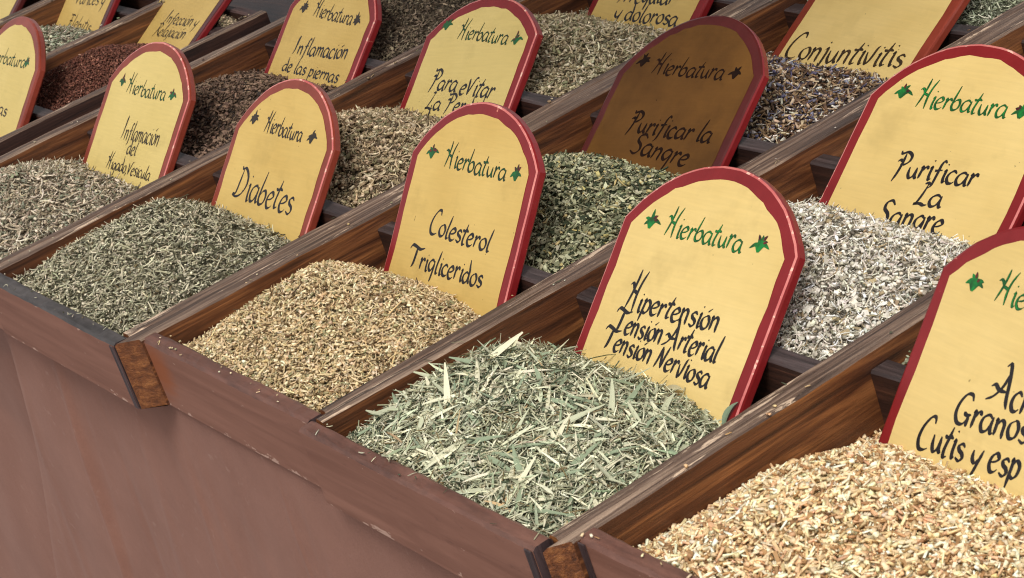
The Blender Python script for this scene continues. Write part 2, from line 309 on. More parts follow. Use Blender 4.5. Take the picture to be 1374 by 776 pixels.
# ------------------------------------------------------------------ sign lettering: a brush-hand stroke alphabet
# each glyph: advance, list of strokes; x height 1, y up
GL = {
 'a': (.95, [[(.72,.82),(.45,1.0),(.12,.78),(.02,.35),(.2,.0),(.5,.12),(.72,.6),(.76,.95)], [(.76,.95),(.70,.4),(.78,.04),(.95,.08)]]),
 'b': (.9, [[(.30,2.05),(.22,1.6),(.10,.9),(.06,.3),(.25,.0),(.58,.12),(.72,.5),(.58,.88),(.30,.82),(.12,.55)]]),
 'c': (.75, [[(.66,.82),(.42,1.0),(.12,.75),(.04,.35),(.22,.02),(.48,.02),(.66,.18)]]),
 'd': (.92, [[(.62,.82),(.36,.95),(.08,.66),(.04,.25),(.26,.0),(.55,.25),(.68,.9),(.60,1.6),(.56,2.05)], [(.68,.9),(.68,.3),(.82,.02)]]),
 'e': (.78, [[(.10,.46),(.42,.56),(.62,.76),(.44,1.0),(.14,.78),(.04,.35),(.22,.0),(.48,.02),(.68,.2)]]),
 'f': (.72, [[(.78,1.62),(.58,1.75),(.42,1.4),(.34,.6),(.22,-.3),(.02,-.62)], [(.08,.88),(.64,1.0)]]),
 'g': (.88, [[(.68,.82),(.40,1.0),(.08,.7),(.08,.28),(.34,.08),(.62,.5),(.70,.95)], [(.70,.95),(.66,.2),(.58,-.5),(.50,-.78)]]),
 'i': (.42, [[(.06,.86),(.20,.98),(.17,.4),(.24,.02),(.40,.12)], [(.20,1.42),(.26,1.52)]]),
 'í': (.42, [[(.06,.86),(.20,.98),(.17,.4),(.24,.02),(.40,.12)], [(.16,1.36),(.46,1.66)]]),
 'j': (.5, [[(.1,.86),(.28,.98),(.26,.2),(.16,-.45),(-.08,-.6)], [(.24,1.4),(.3,1.5)]]),
 'l': (.46, [[(.36,2.0),(.26,1.4),(.14,.6),(.18,.05),(.40,.1)]]),
 'm': (1.25, [[(.02,.84),(.14,.98),(.12,.4),(.08,.0)], [(.12,.6),(.36,.96),(.55,.85),(.52,.0)], [(.53,.6),(.78,.96),(.98,.85),(.96,.2),(1.12,.02)]]),
 'n': (.9, [[(.02,.84),(.14,.98),(.12,.4),(.08,.0)], [(.12,.55),(.38,.96),(.62,.85),(.62,.25),(.64,-.08)]]),
 'o': (.8, [[(.40,1.0),(.10,.76),(.04,.35),(.26,.0),(.58,.14),(.68,.6),(.52,.94),(.34,1.0)]]),
 'p': (.85, [[(.04,.84),(.18,1.0),(.12,.2),(.04,-.62)], [(.14,.6),(.40,.98),(.68,.76),(.62,.26),(.36,.02),(.14,.2)]]),
 'r': (.68, [[(.02,.84),(.16,.98),(.12,.4),(.08,.0)], [(.13,.52),(.34,.92),(.48,.98),(.62,.82)]]),
 's': (.7, [[(.60,.84),(.40,1.0),(.16,.84),(.22,.6),(.48,.44),(.56,.2),(.36,-.02),(.06,.12)]]),
 't': (.62, [[(.44,1.72),(.30,1.1),(.16,.4),(.22,.02),(.46,.1)], [(-.04,1.16),(.14,1.10),(.34,1.2),(.62,1.12)]]),
 'u': (.88, [[(.06,.92),(.10,.3),(.30,.0),(.56,.3),(.64,.94)], [(.64,.94),(.64,.2),(.82,.02)]]),
 'v': (.8, [[(.02,.95),(.14,.3),(.26,.0),(.46,.4),(.60,1.25),(.74,1.5)]]),
 'y': (.85, [[(.06,.95),(.10,.45),(.34,.25),(.60,.6)], [(.76,1.1),(.60,.5),(.40,-.3),(.20,-.85)]]),
 'ó': (.8, [[(.40,1.0),(.10,.76),(.04,.35),(.26,.0),(.58,.14),(.68,.6),(.52,.94),(.34,1.0)], [(.36,1.28),(.66,1.58)]]),
 'é': (.78, [[(.10,.46),(.42,.56),(.62,.76),(.44,1.0),(.14,.78),(.04,.35),(.22,.0),(.48,.02),(.68,.2)], [(.36,1.28),(.66,1.58)]]),
 ',': (.35, [[(.12,.12),(.10,-.1),(-.02,-.38)]]),
 ' ': (.5, []),
 'A': (1.45, [[(.34,2.15),(.62,2.35),(.86,1.5),(1.04,.4),(1.22,-.10)], [(.80,2.0),(.56,1.1),(.10,.40),(-.42,.06)], [(-.30,.86),(-.02,1.02),(.35,.80),(.92,.80)]]),
 'C': (1.15, [[(1.02,1.62),(.92,1.98),(.60,1.9),(.22,1.3),(.08,.6),(.26,.08),(.60,.02),(.92,.18)]]),
 'D': (1.45, [[(.28,1.95),(.40,1.78),(.70,1.86),(1.12,1.45),(1.22,.85),(.9,.25),(.42,.0),(-.02,.06)], [(.52,1.72),(.42,.9),(.30,.2),(.06,.14),(-.02,.06)]]),
 'F': (1.0, [[(.1,1.9),(.25,1.72),(.6,1.82),(.95,1.7)], [(.46,1.72),(.36,.8),(.16,.0)], [(.1,.86),(.42,.92),(.74,.86)]]),
 'G': (1.25, [[(1.02,1.5),(.86,1.85),(.48,1.78),(.16,1.2),(.08,.55),(.32,.06),(.72,.06),(.96,.46)], [(.62,.74),(.86,.62),(1.14,.70)], [(.98,.62),(.96,.2),(.94,-.05)]]),
 'H': (1.20, [[(.44,2.42),(.38,1.7),(.24,.85),(.02,-.04)], [(1.12,2.40),(.84,1.65),(.72,.85),(.78,-.12)], [(-.16,1.42),(.02,1.54),(.20,1.40),(.30,1.12)], [(.28,1.12),(.50,1.08),(.74,.98)]]),
 'I': (.80, [[(.62,2.2),(.48,1.8),(.40,1.0),(.32,.4),(.10,-.05)], [(.62,2.2),(.54,1.7),(.46,1.0)]]),
 'L': (1.05, [[(.32,1.72),(.52,1.82),(.66,1.7)], [(.58,1.72),(.42,.9),(.18,.12),(.02,.02),(.42,.10),(.72,.0),(.96,.08)]]),
 'N': (1.15, [[(.02,.0),(.22,.8),(.34,1.8)], [(.34,1.8),(.52,1.0),(.72,.1)], [(.72,.1),(.84,1.0),(1.05,2.0)]]),
 'P': (1.15, [[(.08,2.0),(.18,1.78),(.60,1.95),(.98,1.72),(.98,1.3),(.66,.98),(.34,.98)], [(.52,1.82),(.48,1.1),(.36,.3),(.16,-.40)], [(.06,1.15),(.24,1.3),(.46,1.2)]]),
 'R': (1.2, [[(.08,1.9),(.22,1.72),(.62,1.9),(.98,1.6),(.80,1.15),(.42,1.0)], [(.50,1.78),(.38,.8),(.0,-.35)], [(.45,1.0),(.80,.45),(1.14,-.05)]]),
 'S': (1.0, [[(.92,1.55),(.62,1.85),(.26,1.65),(.24,1.2),(.62,.85),(.72,.4),(.42,.0),(-.02,.2)]]),
 'T': (1.35, [[(-.30,1.46),(-.10,1.80),(.38,1.76),(.92,1.60),(1.50,1.80)], [(-.22,1.60),(-.04,1.86),(.44,1.76),(.94,1.62),(1.3,1.68)], [(.58,1.72),(.54,1.0),(.46,.3),(.32,-.06)], [(.64,1.70),(.60,1.0),(.52,.3),(.36,-.04)]]),
 'V': (1.0, [[(.06,1.55),(.20,.9),(.30,.0)], [(.30,.0),(.56,.9),(.82,1.65),(1.1,1.75)]]),
}
def catmull(P, n=5):
    P = [np.array(p, float) for p in P]
    if len(P) == 2: return [P[0] + (P[1] - P[0]) * k / 3 for k in range(4)]
    Q = [2 * P[0] - P[1]] + P + [2 * P[-1] - P[-2]]; out = []
    for i in range(1, len(Q) - 2):
        p0, p1, p2, p3 = Q[i - 1:i + 3]
        for k in range(n):
            t = k / n
            out.append(.5 * ((2 * p1) + (-p0 + p2) * t + (2 * p0 - 5 * p1 + 4 * p2 - p3) * t * t + (-p0 + 3 * p1 - 3 * p2 + p3) * t ** 3))
    out.append(P[-1]); return out
def ribbon(pts, wfun, vs, fs, z):
    n = len(pts); base = len(vs)
    for i, p in enumerate(pts):
        d = pts[min(i + 1, n - 1)] - pts[max(i - 1, 0)]; L = np.hypot(*d) or 1; d = d / L
        wd = wfun(i / (n - 1), d); nn = np.array([-d[1], d[0]])
        a, b = p + nn * wd, p - nn * wd
        vs.append((a[0], a[1], z)); vs.append((b[0], b[1], z))
    for i in range(n - 1):
        k = base + 2 * i; fs.append((k, k + 1, k + 3, k + 2))
CAP = {'Hipertensión': 1.26, 'Colesterol': 1.12, 'Tensión Nerviosa': .95, 'Diabetes': 1.0, 'Inflamación': 1.0}
def text_geo(txt, p0, p1, sy, pen, vs, fs, z, rs, inner=1.0, sxf=None):
    """lay txt along the baseline p0-p1 (sign plane), x scaled to fit"""
    adv = sum(GL[c][0] for c in txt) - .1
    p0 = np.array(p0); p1 = np.array(p1); d = p1 - p0; L = np.hypot(*d); sx = L / adv; d = d / L; nn = np.array([-d[1], d[0]])
    x = 0
    for ci_, c in enumerate(txt):
        a, strokes = GL[c]; jy = rs.uniform(-.07, .07); js = (1 + rs.uniform(-.06, .06)) * (CAP.get(txt, 1.0) if ci_ == 0 else 1.0); jr = rs.uniform(-.03, .03)
        for S in strokes:
            P = [p0 + d * ((x + q[0] + jr * q[1]) * sx) + nn * ((q[1] * js + jy) * sy) for q in S]
            pts = catmull(P)
            nib = np.array([math.cos(.75), math.sin(.75)])
            long_ = len(S) > 2
            def wf(t, dd, long_=long_):
                cr = abs(dd[0] * nib[1] - dd[1] * nib[0]); w_ = pen * (.42 + .58 * cr)
                e = min(1, .40 + 3.2 * min(t, 1 - t)) if long_ else (1 - .6 * t)
                return w_ * e * inner
            ribbon(pts, wf, vs, fs, z); z += 1.2e-6
        x += a
def paint(name, c, rough=0.5, c2=None):
    m = NT(name, rough)
    if c2: m.col(m.mix(m.ramp(m.noise(m.coord((1, 1, 1)), 120, 3), [(.4, G3(0)), (.6, G3(1))]), c, c2))
    else: m.col(c)
    return m.m
INK = paint('black_ink', lin((22, 18, 22)), .45, lin((34, 28, 28))); INKBR = paint('brown_ink', lin((64, 46, 18)), .5, lin((40, 30, 18)))
INKDK = paint('faded_ink', lin((38, 20, 12)), .7, lin((28, 16, 10))); INKDK.node_tree.nodes['Principled BSDF'].inputs['Specular IOR Level'].default_value = .1
GREEN = paint('green_ink', lin((12, 126, 48)), .45, lin((22, 74, 30))); GREENDK = paint('dark_green_ink', lin((28, 50, 20)), .45, lin((18, 86, 36)))
GREENF = paint('leaf_green_ink', lin((22, 78, 34)), .45, lin((16, 96, 42)))
REDINK = paint('dark_red_ink', lin((110, 34, 26)), .45, lin((60, 20, 22)))
DULL = paint('dull_ink', lin((52, 40, 28)), .5, lin((40, 34, 26)))

def redpaint(name, a, b, chipc, lim):
    m = NT(name, 0.36); v = m.coord((1, 1, 1))
    c = m.ramp(m.noise(v, 30, 5), [(.3, a), (.7, b)])
    # worn paint where the edge is sharp
    g = m.n('ShaderNodeNewGeometry'); 
    n4 = m.noise(m.coord((1, 1, .35)), 120, 4, .6)
    c = m.mix(m.ramp(n4, [(lim, G3(0)), (lim + .02, G3(1))]), c, chipc)
    m.col(c); m.bump(m.noise(v, 90, 4), .25, .0008); m.b.inputs['Coat Weight'].default_value = .08; m.b.inputs['Coat Roughness'].default_value = .2; m.b.inputs['Specular IOR Level'].default_value = .35
    return m.m
RED = redpaint('red_border_paint', lin((120, 24, 26)), lin((138, 34, 36)), lin((214, 130, 110)), .70)
REDBR = redpaint('rusty_border_paint', lin((120, 48, 32)), lin((146, 62, 46)), lin((190, 120, 90)), .76)
REDDK = redpaint('dark_border_paint', lin((74, 28, 26)), lin((92, 36, 34)), lin((150, 90, 80)), .79)
WORN_GLINT = redpaint('worn_glint_edge_paint', lin((188, 84, 84)), lin((222, 146, 134)), lin((236, 184, 164)), .60)  # worn arris, lightened so its colour also holds the edge highlight
def panel_mat(name, a, b, g=.06):
    m = NT(name, 0.55); m.b.inputs['Specular IOR Level'].default_value = .3; v = m.coord((1, 1, 1)); v2 = m.coord((3, 40, 3))
    c = m.ramp(m.noise(v, 9, 5, .6), [(.3, a), (.7, b)])
    c = m.mix(.5, c, m.mix(1.0, c, m.ramp(m.noise(v2, 10, 6, .6), [(.3, G3(.89)), (.7, G3(1.05))]), 'MULTIPLY'))
    sp = m.ramp(m.noise(v, 190, 2, .5), [(.765, G3(0)), (.785, G3(1))])
    c = m.mix(sp, c, tuple(x * .55 for x in a))
    st = m.ramp(m.noise(v, 22, 4, .6), [(.56, G3(0)), (.78, G3(.5))]); c = m.mix(st, c, tuple(x * .72 for x in a))
    m.col(c); m.bump(m.noise(v2, 12, 6), .12, .0006)
    return m.m
CREAM = panel_mat('cream_paint', lin((214, 184, 114)), lin((228, 200, 132)))
CREAMB = panel_mat('ochre_paint', lin((200, 166, 92)), lin((216, 184, 110)))
CREAMG = panel_mat('greenish_cream_paint', lin((206, 182, 110)), lin((218, 194, 124)))
BROWNP = panel_mat('brown_sign_panel', lin((78, 50, 22)), lin((118, 80, 36)))  # face of the dark sign, mottled between two browns
BROWNP.node_tree.nodes['Principled BSDF'].inputs['Specular IOR Level'].default_value = .15

TH = 0.0088
def sign_outline(W, h, bot, inset=0.0, n=22, wob=0.0, seed=0):
    rs = random.Random(seed)
    w2 = W / 2; R = (w2 * w2 + h * h) / (2 * h); cyy = h - R; a0 = math.asin(min(1, w2 / R))
    w2i = w2 - inset; Ri = R - inset; a1 = math.asin(min(1, w2i / Ri))
    pts = []
    for k in range(n + 1):
        a = -a1 + 2 * a1 * k / n
        # flatter shoulders: pull towards a slightly pointed, hand-sawn arch
        pts.append((Ri * math.sin(a), cyy + Ri * math.cos(a)))
    out = [(-w2i, bot)]
    m_ = 8; ys = pts[0][1]
    for k in range(1, m_): out.append((-w2i, bot + (ys - bot) * k / m_))
    out += pts
    for k in range(1, m_): out.append((w2i, ys + (bot - ys) * k / m_))
    out.append((w2i, bot))
    if wob: out = [(x + rs.uniform(-wob, wob), y + rs.uniform(-wob, wob)) for x, y in out]
    return out
SIGN = {
 # key: row y, pitch of lettering..., border, panel, ink, heading ink pair, label
 'hipertension': (L1, RED, CREAM, INK, (GREENDK, GREEN), 'cream arched sign with red rim behind the pale olive leaves, three lines on blood pressure'),
 'colesterol': (L1, RED, CREAMB, INK, (INK, GREENDK), 'cream arched sign about cholesterol standing in the tan crushed herb'),
 'diabetes': (L1, REDBR, CREAMB, INK, (DULL, None), 'ochre arched sign with one large word about diabetes behind the grey green stems'),
 'higado': (L1, REDBR, CREAMG, INKBR, (DULL, GREENDK), 'pale yellow arched sign with rusty rim and four lines about the liver'),
 'sangre_dark': (L2, REDDK, BROWNP, INKDK, (INKDK, None), 'dark brown arched sign, the only one without a cream face'),
 'evitar': (L2, RED, CREAMG, INK, (DULL, GREENDK), 'cream arched sign top centre, just behind the arch of the cholesterol sign'),
 'piernas': (L2, RED, CREAMB, INK, (DULL, None), 'ochre arched sign about inflamed legs, behind the diabetes sign'),
 'sangre': (L2, RED, CREAM, INK, (GREENDK, GREEN), 'large cream sign on blood cleansing at the right edge, behind the whitish herb'),
 'acne': (L1 + .02, RED, CREAM, INK, (GREENDK, GREEN), 'cream sign on skin complaints standing in the cream root chips, cut by the right edge'),
 'conj': (L3, REDBR, CREAM, INKBR, (DULL, None), 'cream sign with one wide brown word on eye inflammation, above the purple flecked herb'),
 'irreg': (L3, RED, CREAMB, INK, (DULL, None), 'cream sign cut by the top edge, its word about pain over beige herb'),
 'ysign': (L1, REDBR, CREAMG, DULL, (DULL, GREENDK), 'pale yellow arched sign cut by the left edge of the picture'),
 'varices': (L2, REDDK, CREAMB, INKBR, (DULL, None), 'ochre sign on varicose veins in the top left corner, standing in grey stems'),
 'infec': (L2 + .01, REDDK, CREAMB, INKBR, (DULL, None), 'ochre sign on infection leaning over the red brown powder'),
 'wsign': (L2 - .03, REDDK, CREAMG, INKBR, (DULL, None), 'sign sliver with a dark rim in the very top left corner'),
 'zsign': (L3, REDBR, CREAMB, INK, (DULL, None), 'sign of which only a cream strip shows at the top edge, above brown grey herb'),
}
UNIT = {'Hierbatura': .0100, 'Hipertensión': .0104, 'Tensión Arterial': .0099, 'Tensión Nerviosa': .0097, 'Colesterol': .0108, 'Trigliceridos': .0108, 'Diabetes': .0172,
        'Inflamación': .0115, 'del': .0100, 'Higado,Vesicula': .0086, 'Hepatitis cirrosis y bi': .0082, 'Para eVitar': .0118, 'La Perdida': .0105, 'de memoria': .0105,
        'de las piernas': .0092, 'Purificar la': .0118, 'Sangre': .0118, 'Purificar': .0112, 'La': .0112, 'Acné': .0125, 'Granos': .0122, 'Cutis y esp': .0120,
        'Conjuntivitis': .0150, 'Irregular': .0110, 'y dolorosa': .0110, 'ernas': .0090, 'Varices y': .0110, 'Flebitis': .0110, 'Infección y': .0105, 'Relajación': .0105}
WS = 0.1912; HZ = 0.0125
TEXT['acne'][0] = ('Hierbatura', (-.0403, -.0075), (.0500, -.0055))
TEXT['acne'][1] = ('Acné', (-.0125, -.0640), (.0310, -.0620))
TEXT['acne'][3] = ('Cutis y esp', (-.0605, -.1070), (.0310, -.0990))
for si, (k, (y0, rim, panel, ink, hd, lab)) in enumerate(SIGN.items()):
    x0, s, yaw, lean, roll, dy, h = POSE[k]
    rs = random.Random(si * 13 + 5)
    Rz = Matrix.Rotation(yaw, 4, 'Z'); U = (Rz @ Vector((1, 0, 0))); V = (Rz @ Vector((0, math.sin(lean), math.cos(lean))))
    u = math.cos(roll) * U + math.sin(roll) * V; v = -math.sin(roll) * U + math.cos(roll) * V; nn = -(u.cross(v))   # nn points to the viewer? u x v
    wv_ = u.cross(v)
    piv = Vector((x0, y0 - .0135 + dy, -HZ)); org = piv + v * s
    bot = -(s + (-ZF - HZ - .0015) / math.cos(lean)) + abs(math.sin(roll)) * WS * .5
    # base of the thing = bottom middle; local axes u, v, w
    base = org + v * bot
    zax = wv_
    mw = Matrix(((u.x, v.x, zax.x, base.x), (u.y, v.y, zax.y, base.y), (u.z, v.z, zax.z, base.z), (0, 0, 0, 1)))
    e = bpy.data.objects.new('herb_sign', None); COL.objects.link(e); e.empty_display_size = .03; e.matrix_world = mw
    tag(e, lab, 'sign', 'arched signs standing in the herb trays'); SIGNMW = globals().setdefault('SIGNMW', {}); SIGNMW[k] = (mw, -bot)
    off = -bot
    # front side is +w when w faces the camera
    S = 1.0
    pts = sign_outline(WS, h, 0 - off, 0, wob=.0003, seed=si); ptsb = pts
    # rim board with rounded arris: rings front inset, front edge, back edge, back inset
    rings = []
    for ins, zz in ((.0022, 0.0), (.0006, -.0006), (0.0, -.0022), (0.0, -TH + .0015), (.0012, -TH)):
        q = sign_outline(WS, h, -off, ins, wob=.00025, seed=si * 3 + 1)
        rings.append([(x, y + off, zz * S) for x, y in q])
    nP = len(rings[0]); vs = [p for r in rings for p in r]; fs = []; mi = []
    for r in range(len(rings) - 1):
        for i in range(nP):
            j = (i + 1) % nP
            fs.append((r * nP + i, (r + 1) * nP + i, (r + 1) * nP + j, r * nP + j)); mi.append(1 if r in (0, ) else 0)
    fs.append(tuple(range(nP))); mi.append(0)
    fs.append(tuple(reversed(range((len(rings) - 1) * nP, len(rings) * nP)))); mi.append(0)
    edgem = RED if k in ('sangre_dark', 'infec', 'varices') else rim
    bd = mesh_obj('board', vs, fs, [rim, WORN_GLINT if k in ('hipertension', 'sangre', 'colesterol', 'diabetes', 'evitar', 'higado', 'piernas') else rim, edgem], e, mi)
    for p in bd.data.polygons:
        if p.material_index == 0 and abs(p.normal.z) < .5: p.material_index = 2
    # painted panel, its edge brushed by hand
    q = sign_outline(WS, h, -off, .0108 + rs.uniform(-.0008, .0008), n=26, wob=.0008, seed=si + 50)
    q = [(x, max(y + off, .004), .00025) for x, y in q]
    mesh_obj('painted_panel', q, [tuple(reversed(range(len(q))))] , panel, e)
    for item in TEXT.get(k, []):
        if item[0] == '*': continue
        txt, a, b = item[0], item[1], item[2]
        sy = UNIT[txt] * .89 * rs.uniform(.96, 1.05); a = (a[0], a[1] + off); b = (b[0], b[1] + off)
        vs = []; fs = []
        is_h = txt == 'Hierbatura'
        pen = .00122 if is_h else .00160 * (sy / .0110) ** .5
        if k in ('higado', 'infec', 'varices'): pen *= .85
        if k == 'higado': pen = .00115
        if k == 'diabetes' and not is_h: pen = .00170
        text_geo(txt, a, b, sy, pen, vs, fs, .00040, random.Random(si * 31 + len(txt)))
        n1 = len(fs)
        mats = [hd[0] if is_h else ink]
        if is_h and hd[1]:
            text_geo(txt, a, b, sy, pen, vs, fs, .00052, random.Random(si * 31 + len(txt)), inner=.52); mats.append(hd[1])
        mesh_obj('lettering', vs, fs, mats, e, [0] * n1 + [1] * (len(fs) - n1))
    for item in [t for t in TEXT.get(k, []) if t[0] == '*']:
        c = np.array(item[1]) + np.array((0, off)); vs = []; fs = []; mi = []
        gm = (GREEN if hd[1] is GREEN else GREENF) if hd[1] else hd[0]; rm = REDINK if hd[1] else hd[0]
        fl = random.Random(int(c[0] * 1e5) + si); z = .0004
        spikes = [(-1.5, .0074), (-.95, .0070), (-.42, .0082), (.08, .0098), (.5, .0088), (.95, .0082), (1.35, .0092)]
        for (ang, ln) in spikes:
            ang += fl.uniform(-.15, .15); ln *= fl.uniform(.8, 1.35)
            tip = c + np.array((math.sin(ang), math.cos(ang))) * ln + np.array((0, -.001)); mid = c + np.array((math.sin(ang * .7), math.cos(ang * .7))) * ln * .5 + np.array((fl.uniform(-.0006, .0006), 0))
            n0 = len(fs); ribbon(catmull([c + np.array((0, -.0028)), mid, tip], 5), lambda t, d: .00155 * math.sin(PI * min(1, t * .86 + .14)) ** .7 + .00005, vs, fs, z); mi += [0] * (len(fs) - n0); z += 1e-5
            if rm is not gm and abs(ang) < 1.0 and fl.random() < .7:
                n0 = len(fs); ribbon(catmull([mid, (mid + tip) / 2, tip], 4), lambda t, d: .0009 * math.sin(PI * min(1, t * .9 + .1)) + .00015, vs, fs, z + .0001); mi += [1] * (len(fs) - n0); z += 1e-5
        mesh_obj('painted_flower', vs, fs, [gm, rm], e, mi)

# ------------------------------------------------------------------ dried herbs
hm = NT('dried_herb', 0.72)
at = hm.n('ShaderNodeAttribute', attribute_name='tint'); hv = hm.coord((1, 1, 1), rnd=False)
hm.col(hm.mix(1.0, at.outputs['Color'], hm.ramp(hm.noise(hv, 500, 3), [(.3, G3(.82)), (.7, G3(1.1))]), 'MULTIPLY'))
hm.b.inputs['Specular IOR Level'].default_value = .3
HERB = hm.m

def t_stick(seed, segs=3, sq=.9, bend=.25, taper=.8):
    rs = random.Random(seed); v = []; f = []
    n = segs + 1; off = [(0, 0)]
    b1, b2 = rs.uniform(-bend, bend), rs.uniform(-bend, bend); ph = rs.uniform(-.4, .4)
    for i in range(n):
        t = i / segs - .5; y = b1 * (t * t * 2 + ph * t); z = b2 * t * t * 1.4
        r = .5 * (1 - (1 - taper) * abs(t) * 2) * rs.uniform(.8, 1.1)
        for k in range(4):
            a = PI / 4 + k * PI / 2
            v.append((t, y + r * math.cos(a), z + sq * r * math.sin(a)))   # y, z scaled separately
    for i in range(segs):
        for k in range(4):
            j = (k + 1) % 4; f.append((i * 4 + k, i * 4 + j, i * 4 + 4 + j, i * 4 + 4 + k))
    f.append((3, 2, 1, 0)); f.append((segs * 4, segs * 4 + 1, segs * 4 + 2, segs * 4 + 3))
    return np.array(v), f
def t_leaf(seed, segs=6, fold=.30, curl=2.2):
    """long narrow leaf with a folded midrib: x -.5...5, y half width .5"""
    rs = random.Random(seed); v = []; f = []; c1 = rs.uniform(-curl, curl); c2 = rs.uniform(-curl, curl) * .8; tw = rs.uniform(-1.6, 1.6)
    for i in range(segs + 1):
        t = i / segs; x = t - .5; wd = math.sin(PI * min(1, .06 + t * .90)) ** .75 * .5
        zc = c1 * (x * x - .1); yc = c2 * (x * x - .1) * 2.2; a = tw * x
        for s_, zz in ((-1, fold), (0, 0), (1, fold)):
            yy = s_ * wd; z2 = zz * wd * 2 * abs(s_)
            v.append((x, yc + yy * math.cos(a) - z2 * math.sin(a) * .5, zc * 3 + yy * math.sin(a) + z2))
    for i in range(segs):
        for k in range(2):
            p = i * 3 + k; f.append((p, p + 3, p + 4, p + 1))
    return np.array(v), f
def t_flake(seed):
    rs = random.Random(seed); n = rs.choice((5, 6, 7)); v = [(0, 0, rs.uniform(.1, .5))]
    for k in range(n):
        a = 2 * PI * k / n + rs.uniform(-.25, .25); r = .5 * rs.uniform(.6, 1.1)
        v.append((r * math.cos(a), r * math.sin(a), rs.uniform(-.35, .35)))
    return np.array(v), [(0, 1 + k, 1 + (k + 1) % n) for k in range(n)]
def t_chunk(seed):
    rs = random.Random(seed); v = []
    for x in (-.5, .5):
        for y in (-.5, .5):
            for z in (-.5, .5): v.append((x * rs.uniform(.7, 1.1), y * rs.uniform(.7, 1.1), z * rs.uniform(.6, 1.1)))
    return np.array(v), [(0, 1, 3, 2), (4, 6, 7, 5), (0, 4, 5, 1), (2, 3, 7, 6), (0, 2, 6, 4), (1, 5, 7, 3)]
TPL = {'stick': [t_stick(i, 2, .9, 1.1) for i in range(7)], 'curl': [t_stick(20 + i, 4, .7, 3.6, .7) for i in range(8)], 'leaf': [t_leaf(40 + i) for i in range(8)],
       'flake': [t_flake(60 + i) for i in range(9)], 'chunk': [t_chunk(80 + i) for i in range(8)], 'straight': [t_stick(100 + i, 1, .8, 0, .9) for i in range(5)]}

def smooth_noise(rng, n=6):
    ph = rng.uniform(0, 6.28, (n, 3)); fr = rng.uniform(18, 95, (n, 2)) * rng.choice([-1, 1], (n, 2))
    def f(x, y):
        r = 0
        for i in range(n): r = r + np.sin(x * fr[i, 0] + y * fr[i, 1] + ph[i, 0]) / (abs(fr[i]).sum() / 60)
        return r / n
    return f
def heap_fn(x0, x1, y0, y1, pk, zp, zF, zR, zB, zL, rng, pw=1.35, rough=.0062):
    nf = smooth_noise(rng)
    def f(x, y):
        dx = x - pk[0]; dy = y - pk[1]
        tx = np.where(dx > 0, dx / (x1 - pk[0]), -dx / (pk[0] - x0)); ty = np.where(dy > 0, dy / (y1 - pk[1]), -dy / (pk[1] - y0))
        tx = np.abs(tx); ty = np.abs(ty); r = np.clip((tx ** 2.6 + ty ** 2.6) ** (1 / 2.6), 0, 1.15)
        wx = tx ** 2 / (tx ** 2 + ty ** 2 + 1e-9); ze = wx * np.where(dx > 0, zR, zL) + (1 - wx) * np.where(dy > 0, zB, zF)
        return ze + (zp - ze) * (1 - np.clip(r, 0, 1.1) ** pw) + rough * nf(x, y)
    return f
def basis(rng, N, nrm, tilt, flat_dir=None):
    """random frames whose z axis is near the heap normal"""
    a = rng.uniform(0, 2 * PI, N)
    X = np.stack([np.cos(a), np.sin(a), np.zeros(N)], 1)
    Z = nrm + rng.normal(0, tilt, (N, 3)); Z /= np.linalg.norm(Z, axis=1, keepdims=True)
    X = X - Z * (X * Z).sum(1, keepdims=True); X /= np.linalg.norm(X, axis=1, keepdims=True)
    return X, np.cross(Z, X), Z
def pieces(rng, f, bounds, comps, N, depth, edge):
    """comps: list of (weight, template family, (len lo, hi), (wid lo, hi), thick ratio, colours[(rgb, weight)], tilt)"""
    x0, x1, y0, y1 = bounds; V = []; F = []; C = []; vo = 0
    tot = sum(c[0] for c in comps)
    for (wt, fam, ln, wd, th, cols, tilt) in comps:
        n = int(N * wt / tot)
        x = rng.uniform(x0, x1, n); y = rng.uniform(y0, y1, n)
        z = f(x, y); e = .002; nr = np.stack([-(f(x + e, y) - z) / e, -(f(x, y + e) - z) / e, np.ones(n)], 1); nr /= np.linalg.norm(nr, axis=1, keepdims=True)
        X, Y, Z = basis(rng, n, nr, tilt)
        L = rng.uniform(0, 1, n) ** 1.6 * (ln[1] - ln[0]) + ln[0]; W_ = rng.uniform(wd[0], wd[1], n); T_ = W_ * th
        # keep the pieces inside the walls
        reach = np.abs(X[:, 0]) * L * .5; x = np.clip(x, x0 + reach * .9, x1 - reach * .9)
        reach = np.abs(X[:, 1]) * L * .5; y = np.clip(y, y0 + reach * .9, y1 - reach * .9)
        z = f(x, y) + rng.uniform(-depth, depth * .45, n)
        pos = np.stack([x, y, z], 1)
        cw = np.array([c[1] for c in cols], float); cc = np.array([lin(c[0]) for c in cols]); pick = rng.choice(len(cols), n, p=cw / cw.sum())
        col = cc[pick] * rng.uniform(.78, 1.42, (n, 1)) * (1 + rng.normal(0, .03, (n, 3)))
        tp = rng.integers(0, len(TPL[fam]), n)
        for ti_, (tv, tf_) in enumerate(TPL[fam]):
            idx = np.where(tp == ti_)[0]
            if not len(idx): continue
            k = len(tv)
            P = pos[idx][:, None, :] + tv[None, :, 0:1] * (L[idx][:, None, None]) * X[idx][:, None, :] + tv[None, :, 1:2] * (W_[idx][:, None, None]) * Y[idx][:, None, :] + tv[None, :, 2:3] * (T_[idx][:, None, None]) * Z[idx][:, None, :]
            V.append(P.reshape(-1, 3)); C.append(np.repeat(col[idx], k, 0))
            base = vo + np.arange(len(idx)) * k
            for q in sorted(set(len(a) for a in tf_)):
                fa = np.array([a for a in tf_ if len(a) == q]); F.append((q, (base[:, None, None] + fa[None]).reshape(-1, q)))
            vo += len(idx) * k
    V = np.concatenate(V); C = np.concatenate(C)
    return V, F, C
